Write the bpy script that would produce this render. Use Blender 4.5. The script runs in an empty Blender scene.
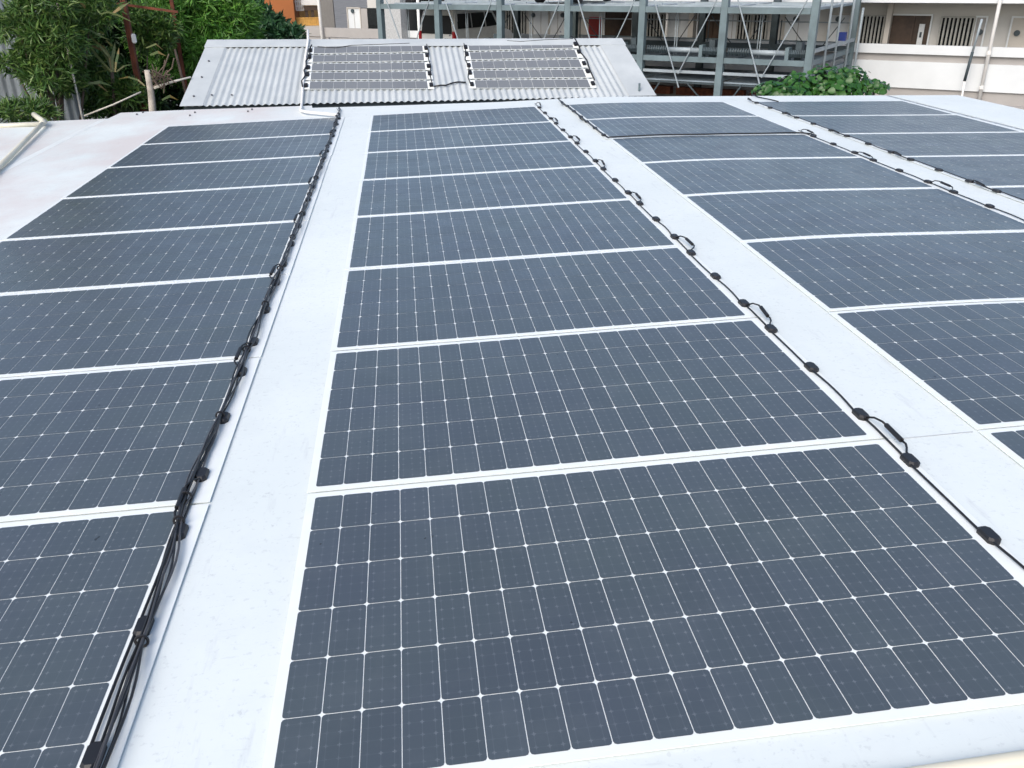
import bpy, bmesh, math, random
from mathutils import Vector, Matrix
random.seed(7)
R = math.radians
S = bpy.context.scene
COL = S.collection

# ------------------------------------------------------------------ camera
F_PX, PITCH, ROLL, YAW = 856.185, 0.4455, -0.0098, 0.1173
CAM = Vector((0.3131, -1.0884, 1.2512))
_fw = Vector((math.sin(YAW)*math.cos(PITCH), math.cos(YAW)*math.cos(PITCH), -math.sin(PITCH)))
_rt = Vector((math.cos(YAW), -math.sin(YAW), 0))
_up = _rt.cross(_fw)
RT = math.cos(ROLL)*_rt + math.sin(ROLL)*_up
UP = -math.sin(ROLL)*_rt + math.cos(ROLL)*_up
FW = _fw
cd = bpy.data.cameras.new('camera')
cam = bpy.data.objects.new('camera', cd)
COL.objects.link(cam)
m = Matrix.Identity(4)
for i in range(3):
    m[i][0], m[i][1], m[i][2], m[i][3] = RT[i], UP[i], -FW[i], CAM[i]
cam.matrix_world = m
cd.sensor_width = 36
cd.lens = F_PX/1024*36
cd.clip_end = 1000
S.camera = cam

# ------------------------------------------------------------------ light
SUN_EL, SUN_AZ = R(42), R(216)          # azimuth clockwise from +y
w = bpy.data.worlds.new('World')
S.world = w
w.use_nodes = True
wn = w.node_tree
bg = wn.nodes['Background']
sky = wn.nodes.new('ShaderNodeTexSky')
sky.sky_type = 'NISHITA'
sky.sun_disc = False
sky.sun_elevation = SUN_EL
sky.sun_rotation = SUN_AZ
sky.air_density = 1.0
sky.dust_density = 3.0
sky.ozone_density = 1.0
wn.links.new(sky.outputs[0], bg.inputs[0])
bg.inputs[1].default_value = 0.15
sd = bpy.data.lights.new('sun', 'SUN')
sd.energy = 1.1
sd.angle = R(40)
sd.color = (1.0, 0.97, 0.92)
sun = bpy.data.objects.new('sun', sd)
COL.objects.link(sun)
sdir = Vector((math.sin(SUN_AZ)*math.cos(SUN_EL), math.cos(SUN_AZ)*math.cos(SUN_EL), math.sin(SUN_EL)))
sun.rotation_euler = (-sdir).to_track_quat('-Z', 'Y').to_euler()
S.view_settings.view_transform = 'Standard'
S.view_settings.look = 'None'
S.view_settings.gamma = 1
S.view_settings.exposure = 0.58

# ------------------------------------------------------------------ helpers
def ray(px, py):
    return RT*((px-512)/F_PX) + UP*(-(py-384)/F_PX) + FW
def at_y(px, py, Y):
    d = ray(px, py)
    return CAM + d*((Y-CAM.y)/d.y)

class NT:
    def __init__(s, name):
        s.m = bpy.data.materials.new(name)
        s.m.use_nodes = True
        s.t = s.m.node_tree
        s.b = s.t.nodes['Principled BSDF']
    def n(s, typ, **kw):
        x = s.t.nodes.new(typ)
        for k, v in kw.items():
            setattr(x, k, v)
        return x
    def l(s, a, b):
        s.t.links.new(a, b)
    def math(s, op, a, b=None):
        x = s.n('ShaderNodeMath', operation=op)
        for i, v in enumerate((a, b)):
            if v is None: continue
            if isinstance(v, (int, float)): x.inputs[i].default_value = v
            else: s.l(v, x.inputs[i])
        return x.outputs[0]
    def coord(s, kind='Object'):
        return s.n('ShaderNodeTexCoord').outputs[kind]
    def noise(s, scale, detail=4, rough=.55, vec=None, sc=None):
        x = s.n('ShaderNodeTexNoise')
        x.inputs['Scale'].default_value = scale
        x.inputs['Detail'].default_value = detail
        x.inputs['Roughness'].default_value = rough
        v = vec if vec is not None else s.coord()
        if sc:
            mp = s.n('ShaderNodeMapping')
            mp.inputs['Scale'].default_value = sc
            s.l(v, mp.inputs[0]); v = mp.outputs[0]
        s.l(v, x.inputs['Vector'])
        return x.outputs['Fac']
    def ramp(s, fac, stops):
        x = s.n('ShaderNodeValToRGB')
        e = x.color_ramp.elements
        while len(e) < len(stops): e.new(.5)
        for el, (p, c) in zip(e, stops):
            el.position = p
            el.color = (*c, 1) if not isinstance(c, (int, float)) else (c, c, c, 1)
        s.l(fac, x.inputs[0])
        return x.outputs[0]
    def mix(s, fac, a, b):
        x = s.n('ShaderNodeMix', data_type='RGBA')
        for i, v in ((0, fac), (6, a), (7, b)):
            if isinstance(v, (int, float)): x.inputs[i].default_value = v
            elif isinstance(v, tuple): x.inputs[i].default_value = (*v, 1)
            else: s.l(v, x.inputs[i])
        return x.outputs[2]
    def base(s, c, rough=.6, metal=0, spec=.5):
        if isinstance(c, tuple): s.b.inputs['Base Color'].default_value = (*c, 1)
        else: s.l(c, s.b.inputs['Base Color'])
        if isinstance(rough, (int, float)): s.b.inputs['Roughness'].default_value = rough
        else: s.l(rough, s.b.inputs['Roughness'])
        s.b.inputs['Metallic'].default_value = metal
        s.b.inputs['Specular IOR Level'].default_value = spec
    def bump(s, h, strength=.2, dist=.01):
        x = s.n('ShaderNodeBump')
        x.inputs['Strength'].default_value = strength
        x.inputs['Distance'].default_value = dist
        s.l(h, x.inputs['Height'])
        s.l(x.outputs[0], s.b.inputs['Normal'])

def plain(name, c, rough=.6, metal=0, var=.15, scale=6, spec=.5):
    t = NT(name)
    f = t.noise(scale, 5, .6)
    lo = tuple(max(0, v*(1-var)) for v in c); hi = tuple(min(1, v*(1+var)) for v in c)
    t.base(t.ramp(f, [(.3, lo), (.7, hi)]), rough, metal, spec)
    return t.m

M = {}
M['black'] = plain('black_plastic', (.012, .012, .014), .5)
M['cable'] = plain('black_cable', (.012, .012, .013), .42)
M['grey_cable'] = plain('faded_cable', (.05, .05, .055), .45)
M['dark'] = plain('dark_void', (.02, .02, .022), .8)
M['pvc'] = plain('cream_plastic', (.60, .575, .47), .45, var=.12, scale=3)
M['wpvc'] = plain('white_plastic', (.78, .77, .74), .4, var=.06)
M['steel'] = plain('green_grey_steel', (.135, .185, .20), .5, var=.22, scale=2)
M['steel_dark'] = plain('dark_steel', (.045, .065, .075), .6, var=.3, scale=3)
M['steel_light'] = plain('galvanised_steel', (.30, .35, .375), .42, var=.15, scale=3)
M['deck'] = plain('pallet_plate', (.24, .30, .34), .45, var=.25, scale=1.5)
M['deck_dark'] = plain('worn_pallet_plate', (.12, .15, .17), .6, var=.3, scale=1.5)
M['wall'] = plain('white_painted_wall', (.66, .69, .70), .8, var=.05, scale=1)
M['wall_upper'] = plain('pale_beige_wall', (.54, .53, .50), .85, var=.05, scale=1)
M['tile'] = plain('small_white_tiles', (.42, .43, .43), .5, var=.2, scale=14)
M['wall_beige'] = plain('beige_painted_wall', (.5, .47, .42), .85, var=.08, scale=1)
M['wall_grey'] = plain('grey_painted_wall', (.36, .345, .33), .85, var=.08, scale=1)
M['wall_dark'] = plain('shaded_recess_wall', (.17, .165, .155), .85, var=.08)
M['brown'] = plain('brown_wood', (.05, .028, .016), .5, var=.4, scale=4)
M['glass'] = plain('dark_glass', (.012, .015, .016), .12, var=.2)
M['tint'] = plain('tinted_glass', (.008, .009, .01), .35, spec=.25)
M['grille'] = plain('grey_grille', (.36, .36, .33), .6)
M['red'] = plain('red_paint', (.36, .012, .014), .45)
M['rust'] = plain('rusty_steel', (.13, .035, .014), .75, var=.5, scale=9)
M['orange'] = plain('orange_render', (.36, .125, .04), .9, var=.1, scale=.6)
M['yellow'] = plain('sunlit_yellow_render', (.75, .48, .19), .9, var=.08)  # yellow balcony wall, warm sunlight painted into its colour
M['ywood'] = plain('yellow_wood', (.55, .3, .07), .7)
M['van'] = plain('silver_beige_paint', (.84, .82, .76), .3, var=.05)
M['navy'] = plain('dark_car_paint', (.02, .022, .04), .25)
M['tyre'] = plain('rubber', (.02, .02, .02), .7)
M['lamp_red'] = plain('tail_lamp_red', (.4, .01, .015), .2)
M['bark'] = plain('bark', (.11, .08, .06), .9, var=.4, scale=12)
M['deadwood'] = plain('bleached_wood', (.4, .36, .31), .9, var=.35, scale=14)
M['stick'] = plain('pale_stick', (.55, .52, .45), .8, var=.2)
M['blue'] = plain('blue_plastic', (.02, .04, .2), .4)
M['poster'] = plain('pale_notice', (.6, .62, .62), .6)
M['screw'] = plain('dull_screw', (.1, .1, .11), .5)

# white roof coating
t = NT('white_roof_coating')
co = t.coord()
big = t.noise(.9, 6, .62)
fine = t.noise(26, 6, .7)
streak = t.noise(5, 5, .65, sc=(5, .7, 1))
c = t.mix(t.ramp(big, [(.35, 0.), (.7, 1.)]), (.68, .73, .715), (.75, .795, .775))
c = t.mix(t.ramp(t.noise(7, 6, .7), [(.5, 0.), (.75, .3)]), c, (.6, .645, .64))
c = t.mix(t.ramp(t.noise(60, 3, .6), [(.6, 0.), (.68, .4)]), c, (.52, .56, .56))
scr = t.noise(11, 4, .7, sc=(1, 6, 1))
c = t.mix(t.ramp(scr, [(.62, 0.), (.72, .3)]), c, (.5, .54, .54))
c = t.mix(t.ramp(streak, [(.6, 0.), (.76, .5)]), c, (.5, .53, .55))
c = t.mix(t.ramp(fine, [(.62, 0.), (.72, .6)]), c, (.42, .45, .47))
sep = t.n('ShaderNodeSeparateXYZ'); t.l(co, sep.inputs[0])
left = t.ramp(t.math('MULTIPLY_ADD', sep.outputs[0], -.5), [(0., 0.), (1., 1.)])
mr = t.n('ShaderNodeMapRange'); mr.inputs[1].default_value = -2.3; mr.inputs[2].default_value = -3.3
t.l(sep.outputs[0], mr.inputs[0])
pk = t.math('MULTIPLY', mr.outputs[0], t.ramp(t.noise(1.4, 5, .6, sc=(1, .6, 1)), [(.38, 0.), (.62, .6)]))
c = t.mix(pk, c, (.62, .53, .5))
t.base(c, .55, 0, .35)
t.bump(t.noise(60, 4, .6), .08, .003)
M['roof'] = t.m

t = NT('white_back_sheet')
f = t.noise(9, 5, .6)
t.base(t.ramp(f, [(.3, (.76, .80, .785)), (.7, (.82, .85, .835))]), .4, 0, .4)
M['sheet'] = t.m
M['lap'] = plain('grey_joint', (.42, .44, .45), .7)

# solar cells: dark silicon with faint contact marks, uv runs 0..1 over one cell
def cell_mat(name, tint_a, tint_b, marks=True):
    t = NT(name)
    uv = t.n('ShaderNodeUVMap').outputs[0]
    sp = t.n('ShaderNodeSeparateXYZ'); t.l(uv, sp.inputs[0])
    oi = t.n('ShaderNodeObjectInfo')
    wv = t.n('ShaderNodeVectorMath', operation='ADD')
    t.l(t.coord(), wv.inputs[0])
    cmb = t.n('ShaderNodeCombineXYZ')
    t.l(t.math('MULTIPLY', oi.outputs['Random'], 37.), cmb.inputs[2])
    t.l(cmb.outputs[0], wv.inputs[1])
    big = t.noise(2.2, 3, .5, vec=wv.outputs[0])
    isl = t.n('ShaderNodeNewGeometry').outputs['Random Per Island']
    c = t.mix(t.ramp(big, [(.3, 0.), (.7, 1.)]), tint_a, tint_b)
    hsv = t.n('ShaderNodeHueSaturation')
    t.l(c, hsv.inputs['Color'])
    t.l(t.math('MULTIPLY_ADD', isl, .14), hsv.inputs['Value'])
    hsv.inputs['Value'].links[0].from_node.inputs[2].default_value = .93
    c = hsv.outputs[0]
    if marks:
        fu = t.math('ABSOLUTE', t.math('SUBTRACT', t.math('FRACT', t.math('MULTIPLY', sp.outputs[0], 3.)), .5))
        fv = t.math('ABSOLUTE', t.math('SUBTRACT', t.math('FRACT', t.math('MULTIPLY', sp.outputs[1], 5.)), .5))
        bar = t.math('LESS_THAN', fu, .025)
        dotv = t.math('MULTIPLY', t.math('LESS_THAN', fu, .05), t.math('LESS_THAN', fv, .13))
        doth = t.math('MULTIPLY', t.math('LESS_THAN', fu, .16), t.math('LESS_THAN', fv, .035))
        dot = t.math('MAXIMUM', dotv, doth)
        rowl = t.math('LESS_THAN', fv, .03)
        k = t.math('MAXIMUM', t.math('MULTIPLY', dot, t.math('MULTIPLY', t.ramp(t.noise(30, 2, .5), [(.35, .2), (.65, 1.)]), .15)), t.math('MULTIPLY', t.math('MAXIMUM', bar, t.math('MULTIPLY', rowl, .5)), .035))
        c = t.mix(k, c, (.55, .6, .65))
    # dried dust film and a few droppings
    film = t.ramp(t.noise(7, 6, .68, vec=wv.outputs[0]), [(.5, 0.), (.85, .07)])
    c = t.mix(film, c, (.35, .37, .38))
    sp2 = t.ramp(t.noise(17, 2, .5, vec=wv.outputs[0]), [(.80, 0.), (.815, 1.)])
    c = t.mix(t.math('MULTIPLY', sp2, .5), c, (.42, .44, .44))
    sp3 = t.ramp(t.noise(21, 2, .5, vec=wv.outputs[0], sc=(1.3, 1, 1)), [(.21, 1.), (.225, 0.)])
    c = t.mix(t.math('MULTIPLY', sp3, .8), c, (.012, .012, .012))
    t.base(c, .3, 0, .5)
    r = t.ramp(t.noise(5, 4, .6, vec=wv.outputs[0]), [(.3, .27), (.7, .36)])
    t.l(r, t.b.inputs['Roughness'])
    t.bump(t.noise(3, 2, .5, vec=wv.outputs[0]), .25, .01)
    return t.m
M['cell'] = cell_mat('solar_cell', (.066, .082, .101), (.069, .089, .098))
M['strip_cell'] = cell_mat('strip_solar_cell', (.165, .178, .192), (.17, .182, .192), False)

def leaf_mat(name, a, b, c3, rough=.45):
    t = NT(name)
    isl = t.n('ShaderNodeNewGeometry').outputs['Random Per Island']
    t.base(t.ramp(isl, [(0., a), (.55, b), (1., c3)]), rough, 0, .4)
    return t.m
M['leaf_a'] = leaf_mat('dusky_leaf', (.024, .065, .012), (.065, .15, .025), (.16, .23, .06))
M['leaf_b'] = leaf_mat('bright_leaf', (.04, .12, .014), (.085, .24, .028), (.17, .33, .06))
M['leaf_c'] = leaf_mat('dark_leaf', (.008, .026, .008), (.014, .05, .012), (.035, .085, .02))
M['leaf_d'] = leaf_mat('yellow_strap_leaf', (.05, .09, .02), (.10, .12, .03), (.22, .15, .05))
M['leaf_e'] = leaf_mat('round_leaf', (.016, .065, .010), (.024, .09, .012), (.04, .12, .02), .35)
M['leaf_f'] = leaf_mat('vine_leaf', (.016, .055, .02), (.025, .08, .03), (.045, .11, .045))

class MB:
    """collects shapes, builds them as one mesh object"""
    def __init__(s): s.v, s.f, s.uv = [], [], {}
    def face(s, pts, uv=None):
        i = len(s.v); s.v += [tuple(p) for p in pts]
        if uv: s.uv[len(s.f)] = uv
        s.f.append(tuple(range(i, i+len(pts))))
    def hexa(s, p):
        i = len(s.v); s.v += [tuple(q) for q in p]
        for f in ((0,3,2,1), (4,5,6,7), (0,1,5,4), (1,2,6,5), (2,3,7,6), (3,0,4,7)):
            s.f.append(tuple(i+k for k in f))
    def box(s, x0, x1, y0, y1, z0, z1):
        s.hexa([(x0,y0,z0), (x1,y0,z0), (x1,y1,z0), (x0,y1,z0), (x0,y0,z1), (x1,y0,z1), (x1,y1,z1), (x0,y1,z1)])
        return s
    def bar(s, a, b, w, h=None, up=(0,0,1)):
        a, b = Vector(a), Vector(b); h = h or w
        d = (b-a).normalized(); u = Vector(up)
        if abs(d.dot(u)) > .99: u = Vector((0, 1, 0))
        x = d.cross(u).normalized()*w/2; y = x.normalized().cross(d).normalized()*h/2
        s.hexa([a-x-y, a+x-y, a+x+y, a-x+y, b-x-y, b+x-y, b+x+y, b-x+y]); return s
    def tube(s, pts, r, n=8, r1=None, caps=True):
        pts = [Vector(p) for p in pts]; i0 = len(s.v); N = len(pts)
        px = None
        for k, p in enumerate(pts):
            d = (pts[min(k+1, N-1)]-pts[max(k-1, 0)])
            d = d.normalized() if d.length > 1e-9 else Vector((0, 0, 1))
            ref = px if px is not None else (Vector((0,0,1)) if abs(d.z) < .9 else Vector((1,0,0)))
            x = (ref-d*ref.dot(d))
            x = x.normalized() if x.length > 1e-6 else d.orthogonal().normalized()
            px = x; y = d.cross(x)
            rr = r if r1 is None else r+(r1-r)*k/(N-1)
            for a in range(n):
                an = 2*math.pi*a/n
                s.v.append(tuple(p+x*math.cos(an)*rr+y*math.sin(an)*rr))
        for k in range(N-1):
            for a in range(n):
                b = (a+1) % n
                s.f.append((i0+k*n+a, i0+k*n+b, i0+(k+1)*n+b, i0+(k+1)*n+a))
        if caps:
            s.f.append(tuple(i0+a for a in reversed(range(n))))
            s.f.append(tuple(i0+(N-1)*n+a for a in range(n)))
        return s
    def prism(s, poly, z0, z1, chamfer=0.):
        n = len(poly); i = len(s.v)
        cx = sum(p[0] for p in poly)/n; cy = sum(p[1] for p in poly)/n
        rings = [(z0, 1.), (z1-chamfer, 1.)] + ([(z1, .8)] if chamfer else [])
        for z, k in rings:
            s.v += [(cx+(p[0]-cx)*k, cy+(p[1]-cy)*k, z) for p in poly]
        for r_ in range(len(rings)-1):
            for a in range(n):
                b = (a+1) % n
                s.f.append((i+r_*n+a, i+r_*n+b, i+(r_+1)*n+b, i+(r_+1)*n+a))
        s.f.append(tuple(i+a for a in reversed(range(n))))
        s.f.append(tuple(i+(len(rings)-1)*n+a for a in range(n)))
        return s
    def mesh(s, name, mat, smooth=False):
        me = bpy.data.meshes.new(name)
        me.from_pydata(s.v, [], s.f)
        if s.uv:
            L = me.uv_layers.new(name='UVMap').data
            for p in me.polygons:
                if p.index in s.uv:
                    for li, u in zip(p.loop_indices, s.uv[p.index]): L[li].uv = u
        if smooth:
            for p in me.polygons: p.use_smooth = True
        me.materials.append(mat)
        me.update()
        return me
    def build(s, name, mat, parent=None, smooth=False, loc=None, bevel=0):
        me = s.mesh(name, mat, smooth)
        if bevel:
            b = bmesh.new(); b.from_mesh(me)
            bmesh.ops.remove_doubles(b, verts=b.verts, dist=1e-5)
            bmesh.ops.recalc_face_normals(b, faces=b.faces)
            bmesh.ops.bevel(b, geom=[e for e in b.edges if len(e.link_faces) == 2 and e.calc_face_angle(0) > .5], offset=bevel, segments=2, affect='EDGES')
            b.to_mesh(me); b.free()
        o = bpy.data.objects.new(name, me)
        COL.objects.link(o)
        if parent: o.parent = parent
        if loc: o.location = loc
        return o
def tag(o, label, cat, group=None, kind=None):
    if label: o['label'] = label
    if cat: o['category'] = cat
    if group: o['group'] = group
    if kind: o['kind'] = kind
    return o
def empty(name, loc, label, cat, group=None, rz=0):
    o = bpy.data.objects.new(name, None)
    o.empty_display_size = .2
    o.location = loc; o.rotation_euler = (0, 0, rz)
    COL.objects.link(o)
    return tag(o, label, cat, group)
def copy_tree(o, parent=None):
    c = o.copy(); COL.objects.link(c)
    if parent: c.parent = parent
    for ch in list(o.children): copy_tree(ch, c)
    return c

# ------------------------------------------------------------------ the ground
GZ = -2.9
t = NT('ground_concrete')
t.base(t.ramp(t.noise(.7, 8, .65), [(.3, (.12, .115, .105)), (.7, (.24, .23, .215))]), .9)
g = MB(); g.face([(-400,-400,GZ), (400,-400,GZ), (400,400,GZ), (-400,400,GZ)])
tag(g.build('ground', t.m), None, None, kind='structure')

# ------------------------------------------------------------------ the big roof with its building
SL, SR, XR, SY, RWID = .0268, .0195, 2.4343, .0056, .35
def rz(x, y):
    u = x-XR
    if u < -RWID: h = SL*u
    elif u > RWID: h = -SR*u
    else:
        b = (SL-SR)/2; cc = -(SL+SR)/(4*RWID); h = (-SR*RWID-b*RWID-cc*RWID**2)+b*u+cc*u*u
    return h+SY*y
def on_roof(px, py, lift=0.):
    d = ray(px, py); lo, hi = 0.3, 30.
    for _ in range(60):
        mid = (lo+hi)/2; P = CAM+d*mid
        if P.z > rz(P.x, P.y)+lift: lo = mid
        else: hi = mid
    return CAM+d*hi

roofb = empty('roof_building', (2, 4, GZ), 'low white building whose nearly flat coated roof carries the rows of large solar panels', 'building')
EX = [(-6.0, 9.05), (-2.83, 8.83), (-2.815, 9.24), (-2.1, 9.2), (-.70, 9.0), (-.68, 8.82), (.2, 8.66), (1.34, 8.5), (6.62, 8.5)]
def back_y(x):
    for (a, ya), (b, yb) in zip(EX, EX[1:]):
        if a <= x <= b: return ya+(yb-ya)*(x-a)/(b-a)
    return EX[-1][1]
xs = sorted(set([e[0] for e in EX]+[-6+.5*i for i in range(26)]+[XR+(i-8)*.05 for i in range(17)]))
xs = [x for x in xs if x <= 6.62]
YN = -.16
ol = Vector((2, 4, GZ))
rb = MB()
for a, b in zip(xs, xs[1:]):
    ys0 = [YN+(back_y(a)-YN)*i/8 for i in range(9)]; ys1 = [YN+(back_y(b)-YN)*i/8 for i in range(9)]
    for i in range(8):
        rb.face([Vector((x, y, rz(x, y)))-ol for x, y in ((a, ys0[i]), (b, ys1[i]), (b, ys1[i+1]), (a, ys0[i+1]))])
    for y0_, y1_ in ((YN, YN), (back_y(a), back_y(b))):
        rb.face([Vector(p)-ol for p in ((a, y0_, rz(a, y0_)-.07), (b, y1_, rz(b, y1_)-.07), (b, y1_, rz(b, y1_)), (a, y0_, rz(a, y0_)))])
    rb.face([Vector((x, y, rz(x, y)-.07))-ol for x, y in ((a, ys0[0]), (a, ys0[8]), (b, ys1[8]), (b, ys1[0]))])
rb.face([Vector(p)-ol for p in ((6.62, YN, rz(6.62, YN)-.07), (6.62, 8.5, rz(6.62, 8.5)-.07), (6.62, 8.5, rz(6.62, 8.5)), (6.62, YN, rz(6.62, YN)))])
me = rb.mesh('roof', M['roof']); bm = bmesh.new(); bm.from_mesh(me)
bmesh.ops.remove_doubles(bm, verts=bm.verts, dist=1e-5); bm.to_mesh(me); bm.free()
ro = bpy.data.objects.new('roof', me); COL.objects.link(ro); ro.parent = roofb
MB().box(-7.9, 4.5, -4.1, 4.3, 0, 2.55).build('wall', M['wall_beige'], roofb)
def strip(pts, wd, lift, nm, mat):
    mb = MB()
    for a, b in zip(pts, pts[1:]):
        n = max(1, int(abs(b[0]-a[0])/.1), int(abs(b[1]-a[1])/.5))
        for i in range(n):
            p = [a[0]+(b[0]-a[0])*i/n, a[1]+(b[1]-a[1])*i/n]; q = [a[0]+(b[0]-a[0])*(i+1)/n, a[1]+(b[1]-a[1])*(i+1)/n]
            dx, dy = q[0]-p[0], q[1]-p[1]; L = math.hypot(dx, dy); ox, oy = -dy/L*wd/2, dx/L*wd/2
            z0, z1 = rz(*p)+lift, rz(*q)+lift
            mb.hexa([Vector(v)-ol for v in ((p[0]-ox, p[1]-oy, z0-.004), (q[0]-ox, q[1]-oy, z1-.004), (q[0]+ox, q[1]+oy, z1-.004), (p[0]+ox, p[1]+oy, z0-.004),
                     (p[0]-ox, p[1]-oy, z0), (q[0]-ox, q[1]-oy, z1), (q[0]+ox, q[1]+oy, z1), (p[0]+ox, p[1]+oy, z0))])
    return mb.build(nm, mat, roofb)
strip([(1.71, 1.0), (1.96, 1.0)], .004, .0012, 'roof_joint', M['lap'])
strip([(-2.86, -.1), (-2.86, 8.7)], .06, .0015, 'roof_lap', M['sheet'])
strip([(5.78, -.1), (5.74, 8.45)], .028, .004, 'roof_joint', plain('dark_seam_tape', (.3, .33, .37), .7, var=.5, scale=25))  # dark stitched seam in the roof covering
strip([(5.9, -.1), (5.86, 8.45)], .16, .007, 'roof_lap', M['roof'])
for px, py in ((137, 115), (143, 113), (190, 116), (195, 113), (248, 112), (252, 110)):
    p = on_roof(px, py)-ol
    MB().tube([p, p+Vector((0, 0, .006)), p+Vector((0, 0, .016))], .014, 8, .008).build('screw', M['screw'], roofb)

# ------------------------------------------------------------------ big solar panels
W, NX, NY = 1.641, 21, 6
def panel_meshes(x0, ml, mr, side, flat, ls=1, var=0):
    """meshes of one panel in local coordinates, origin at near-left cell corner (x0, y)"""
    zc = lambda lx: rz(x0+lx, 0)-rz(x0, 0)
    y0, y1, th = .0055, .9945, .003
    sh = MB(); n = 4 if flat else 30
    X = [-ml+(W+ml+mr)*i/n for i in range(n+1)]
    lift = .004; wav = lambda lx, ly: .0012*math.sin(lx*7.3+1)*math.sin(ly*3.1)
    lift = .004
    for a, b in zip(X, X[1:]):
        za, zb = zc(a)+lift, zc(b)+lift
        q = lambda x, y, z: (x, y, z+SY*y)
        sh.face([q(a,y0,za+th), q(b,y0,zb+th), q(b,y1,zb+th), q(a,y1,za+th)])
        sh.face([q(a,y0,za), q(b,y0,zb), q(b,y0,zb+th), q(a,y0,za+th)])
        sh.face([q(b,y1,zb), q(a,y1,za), q(a,y1,za+th), q(b,y1,zb+th)])
        sh.face([q(a,y1,za), q(b,y1,zb), q(b,y0,zb), q(a,y0,za)])
    for x, s in ((X[0], 1), (X[-1], -1)):
        z = zc(x)+lift
        f = [(x,y1,z+SY*y1), (x,y0,z+SY*y0), (x,y0,z+th+SY*y0), (x,y1,z+th+SY*y1)]
        sh.face(f if s == 1 else f[::-1])
    ce = MB(); cw = W/NX; m_ = .027; chh = (1-2*m_)/NY; gx, gy, cf = .0019, .0018, .0072
    for i in range(NX):
        for j in range(NY):
            xa, xb = i*cw+gx/2, (i+1)*cw-gx/2; ya, yb = m_+j*chh+gy/2, m_+(j+1)*chh-gy/2
            k = cf*.3
            P = [(xa+cf,ya), (xb-cf,ya), (xb-k,ya+k), (xb,ya+cf), (xb,yb-cf), (xb-k,yb-k), (xb-cf,yb), (xa+cf,yb), (xa+k,yb-k), (xa,yb-cf), (xa,ya+cf), (xa+k,ya+k)]
            ce.face([(x, y, zc(x)+lift+th+.0007+SY*y) for x, y in P], [((x-xa)/(xb-xa), (y-ya)/(yb-ya)) for x, y in P])
    rv = random.Random(var*17+int(x0*10)); jl = lambda a: a*rv.uniform(.7, 1.25)
    xe = W+(.036 if ls > 0 else .027) if side > 0 else -.036
    ze = lambda y: zc(xe)+lift+th+SY*y
    bx = []
    for yb_ in (.145, .5, .862):
        b_ = MB(); hw, hl, c_ = .0175, .033, .010
        b_.prism([(-hw+c_,-hl), (hw-c_,-hl), (hw,-hl+c_), (hw,hl-c_), (hw-c_,hl), (-hw+c_,hl), (-hw,hl-c_), (-hw,-hl+c_)], 0, .015, .006)
        bx.append((b_.mesh('junction_box', M['black']), (xe, yb_, ze(yb_))))
    cb = MB(); r = random.Random(int(x0*100))
    off = .012*side*(rv.uniform(.2, 1.4) if ls > 0 else -.1); off2 = rv.uniform(-1.1, .4)
    pts = []
    for a, b in ((.145, .5), (.5, .862)):
        for k in range(9):
            u = k/8; y = a+(b-a)*u
            pts.append((xe+off*math.sin(math.pi*u)*(1 if a < .3 else off2)-side*.012, y, ze(y)+.007))
    cb.tube(pts, .0035, 6)
    # short tail to the next panel up, with the in-line connector raised in a loop
    t1 = [(xe-side*.008, .862, ze(.862)+.007), (xe-side*.003, .93, ze(.93)+.004), (xe-side*.002, 1.06, ze(1.06)+.006), (xe-side*.006, 1.145, ze(1.145)+.007)]
    cb.tube(t1, .0035, 6)
    o_ = side*ls; e1, e2, hz = jl(.026), jl(.030), jl(.020); dy = rv.uniform(-.012, .012)
    lp = [(xe, 1.112, ze(1.11)+.012), (xe+o_*e1*.5, 1.095+dy*.5, ze(1.09)+hz), (xe+o_*e1*.9, 1.065+dy, ze(1.07)+hz*1.1), (xe+o_*e1, 1.046+dy, ze(1.05)+hz)]
    cb.tube(lp, .0035, 6)
    lp2 = [(xe+o_*e2, .958+dy, ze(.97)+hz*.8), (xe+o_*e2*1.1, .94+dy, ze(.95)+hz*.75), (xe+o_*e2*.9, .922, ze(.93)+.012), (xe+o_*e2*.4, .90, ze(.91)+.010), (xe+o_*.003, .88, ze(.88)+.012)]
    cb.tube(lp2, .0035, 6)
    cn = MB()
    a, b = Vector((xe+o_*e1, 1.046+dy, ze(1.05)+hz)), Vector((xe+o_*e2, .958+dy, ze(.97)+hz*.8))
    cn.tube([a, a.lerp(b, .1), a.lerp(b, .12), a.lerp(b, .42), a.lerp(b, .44), a.lerp(b, .56), a.lerp(b, .58), a.lerp(b, .88), a.lerp(b, .9), b], .0075, 8)
    return dict(sheet=sh.mesh('back_sheet', M['sheet']), cells=ce.mesh('cell_array', M['cell']), boxes=bx, cable=cb.mesh('cable', M['cable'], True), conn=cn.mesh('connector', M['black']))
def link(name, me, parent, loc=(0,0,0)):
    o = bpy.data.objects.new(name, me); COL.objects.link(o); o.parent = parent; o.location = loc; return o
def make_panel(pm, x0, y, plug=True, cable=True):
    root = empty('solar_panel', (x0, y, rz(x0, y)), '', 'solar panel')
    link('back_sheet', pm['sheet'], root)
    ca = link('cell_array', pm['cells'], root)
    for me_, loc in pm['boxes']: link('junction_box', me_, root, loc)
    if cable: link('cable', pm['cable'], root)
    if plug: link('connector', pm['conn'], root)
    return root
ordn = ['nearest', 'second from the near end', 'third from the near end', 'fourth from the near end', 'fifth from the near end', 'third from the far end', 'second from the far end', 'farthest']
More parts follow.
